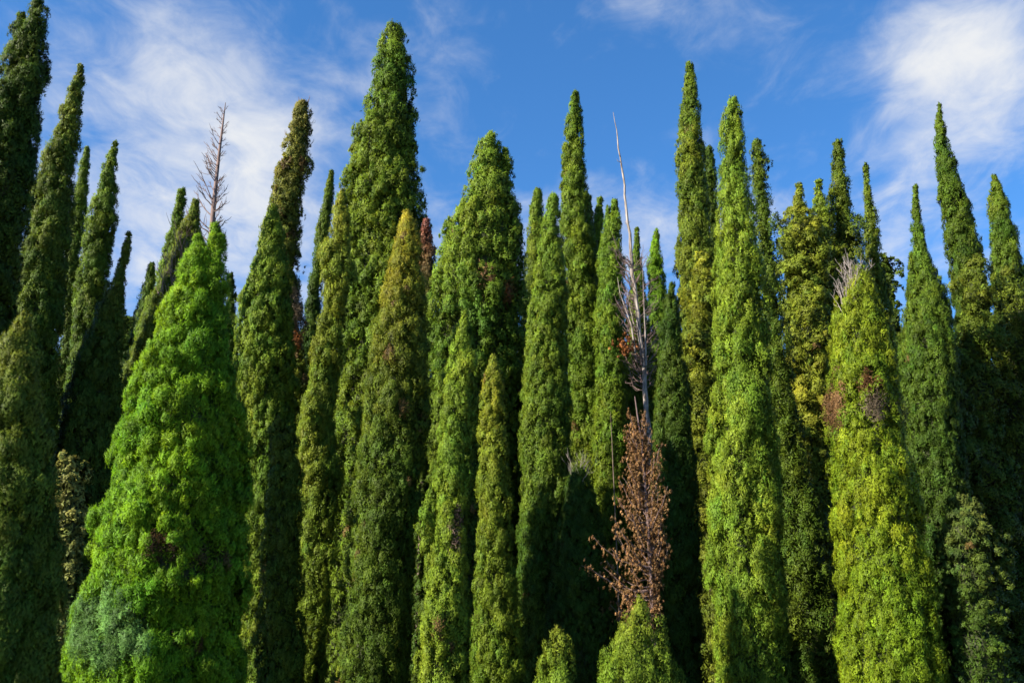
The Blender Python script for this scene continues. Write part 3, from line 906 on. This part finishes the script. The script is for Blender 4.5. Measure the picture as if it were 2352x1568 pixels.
tree("spreading_conifer", "tree", "low spreading conifer with pale sunlit sprays in the dark lower right", 19,
     [(1140, 2206, 2222), (1180, 2180, 2262), (1225, 2155, 2290), (1262, 2150, 2300), (1300, 2160, 2296), (1400, 2165, 2310), (1568, 2170, 2330)], 'bough', DEEP, (.08, .10, .02), tip=2.2, cs=11, gap=.6, stray=.45, lump=2.4, trunk=.045)  # pale top and deep base: sunlit sprays and shade put into the leaf colour

# -- low in front
tree("broadleaf_shrub", "shrub", "yellowish broadleaf shrub between the dark corner cypress and the bright conifer", 17,
     [(1050, 135, 175), (1090, 120, 200), (1150, 105, 212), (1230, 100, 206), (1320, 108, 192), (1420, 112, 180), (1568, 110, 175)], 'broad', (.10, .115, .03), (.14, .145, .035), cs=15, gap=.5)
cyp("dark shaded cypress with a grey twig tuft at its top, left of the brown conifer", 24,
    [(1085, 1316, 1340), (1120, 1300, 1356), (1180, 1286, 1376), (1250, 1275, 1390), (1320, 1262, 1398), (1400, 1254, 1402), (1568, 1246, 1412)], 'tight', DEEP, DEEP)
root = bpy.context.scene.objects[-1].parent
foot = np.array(root.location)
rng = np.random.default_rng(43)
tb = Tubes(4)
twig_tuft(rng, tb, pt(1328, 1105, 24)[0] - foot, .75, .28, 22, .008)
link("bare_twig", tb.mesh("bare_twig", GREY), root)
tree("young_conifer", "tree", "small yellow-green young conifer at the bottom, alone and narrow", 16,
     [(1447, 1276, 1288), (1480, 1262, 1304), (1520, 1252, 1316), (1568, 1243, 1324)], 'strand', FRESH, YELLOW, cs=15)
tree("young_conifer", "tree", "bushy yellow-green young conifer directly below the brown dead conifer", 17,
     [(1378, 1464, 1474), (1410, 1452, 1490), (1440, 1425, 1506), (1480, 1410, 1526), (1530, 1398, 1556), (1568, 1392, 1566)], 'strand', FRESH, YELLOW, cs=16, lump=1.2)
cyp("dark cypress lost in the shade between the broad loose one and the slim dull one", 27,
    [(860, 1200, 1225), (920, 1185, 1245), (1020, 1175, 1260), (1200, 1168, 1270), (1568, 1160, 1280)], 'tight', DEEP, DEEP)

# far wood closing the gaps between the trunks
rng = np.random.default_rng(77)
bx = np.arange(-34, 35, 2.2)
V, Fq, Cq, k = [], [], [], 0
for row in range(3):
    for x in bx + row * .75:
        h = rng.uniform(16.3, 19.0) * (1 - .04 * row)
        rr = rng.uniform(1.5, 2.0)
        D = 46 + row * 2.6 + rng.uniform(-1, 1)
        n = int(h * 34)
        z = rng.uniform(0, h, n)
        th = rng.uniform(0, 2 * math.pi, n)
        rad = rr * np.clip((h - z) / h, 0, 1) ** .45
        cen = np.stack([x + np.cos(th) * rad, D + np.sin(th) * rad, z], axis=1)
        no = nz(np.stack([np.cos(th), np.sin(th), .4 + 0 * th], axis=1))
        v, c = leaves(rng, cen, no, np.full(n, .42), np.full(n, 34), .36, .2, np.array(DARK) * np.exp(rng.normal(size=(n, 1)) * .2), tufts=False)
        V.append(v); Cq.append(c)
        zc_ = np.repeat(np.linspace(0, h * .96, 60), 40)      # inner twigs
        tc2 = rng.uniform(0, 2 * math.pi, len(zc_))
        rc = rr * .7 * np.clip((h - zc_) / h, 0, 1) ** .45
        cen = np.stack([x + np.cos(tc2) * rc, D + np.sin(tc2) * rc, zc_], axis=1)
        no = nz(np.stack([np.cos(tc2), np.sin(tc2), 0 * tc2], axis=1))
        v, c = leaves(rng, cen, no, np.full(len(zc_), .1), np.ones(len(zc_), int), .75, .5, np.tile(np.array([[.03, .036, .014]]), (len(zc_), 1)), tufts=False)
        V.append(v); Cq.append(c)
V, Cq = np.concatenate(V), np.concatenate(Cq)
link("distant_woods", make_mesh("distant_woods", V, [np.arange(len(V)).reshape(-1, 3)], LEAF, Cq), kind="stuff",
     label="dark wood behind the cypress grove", category="woods")
print("LEAVES", N_LEAVES, "SCRIPT", round(time.time() - T0, 1))
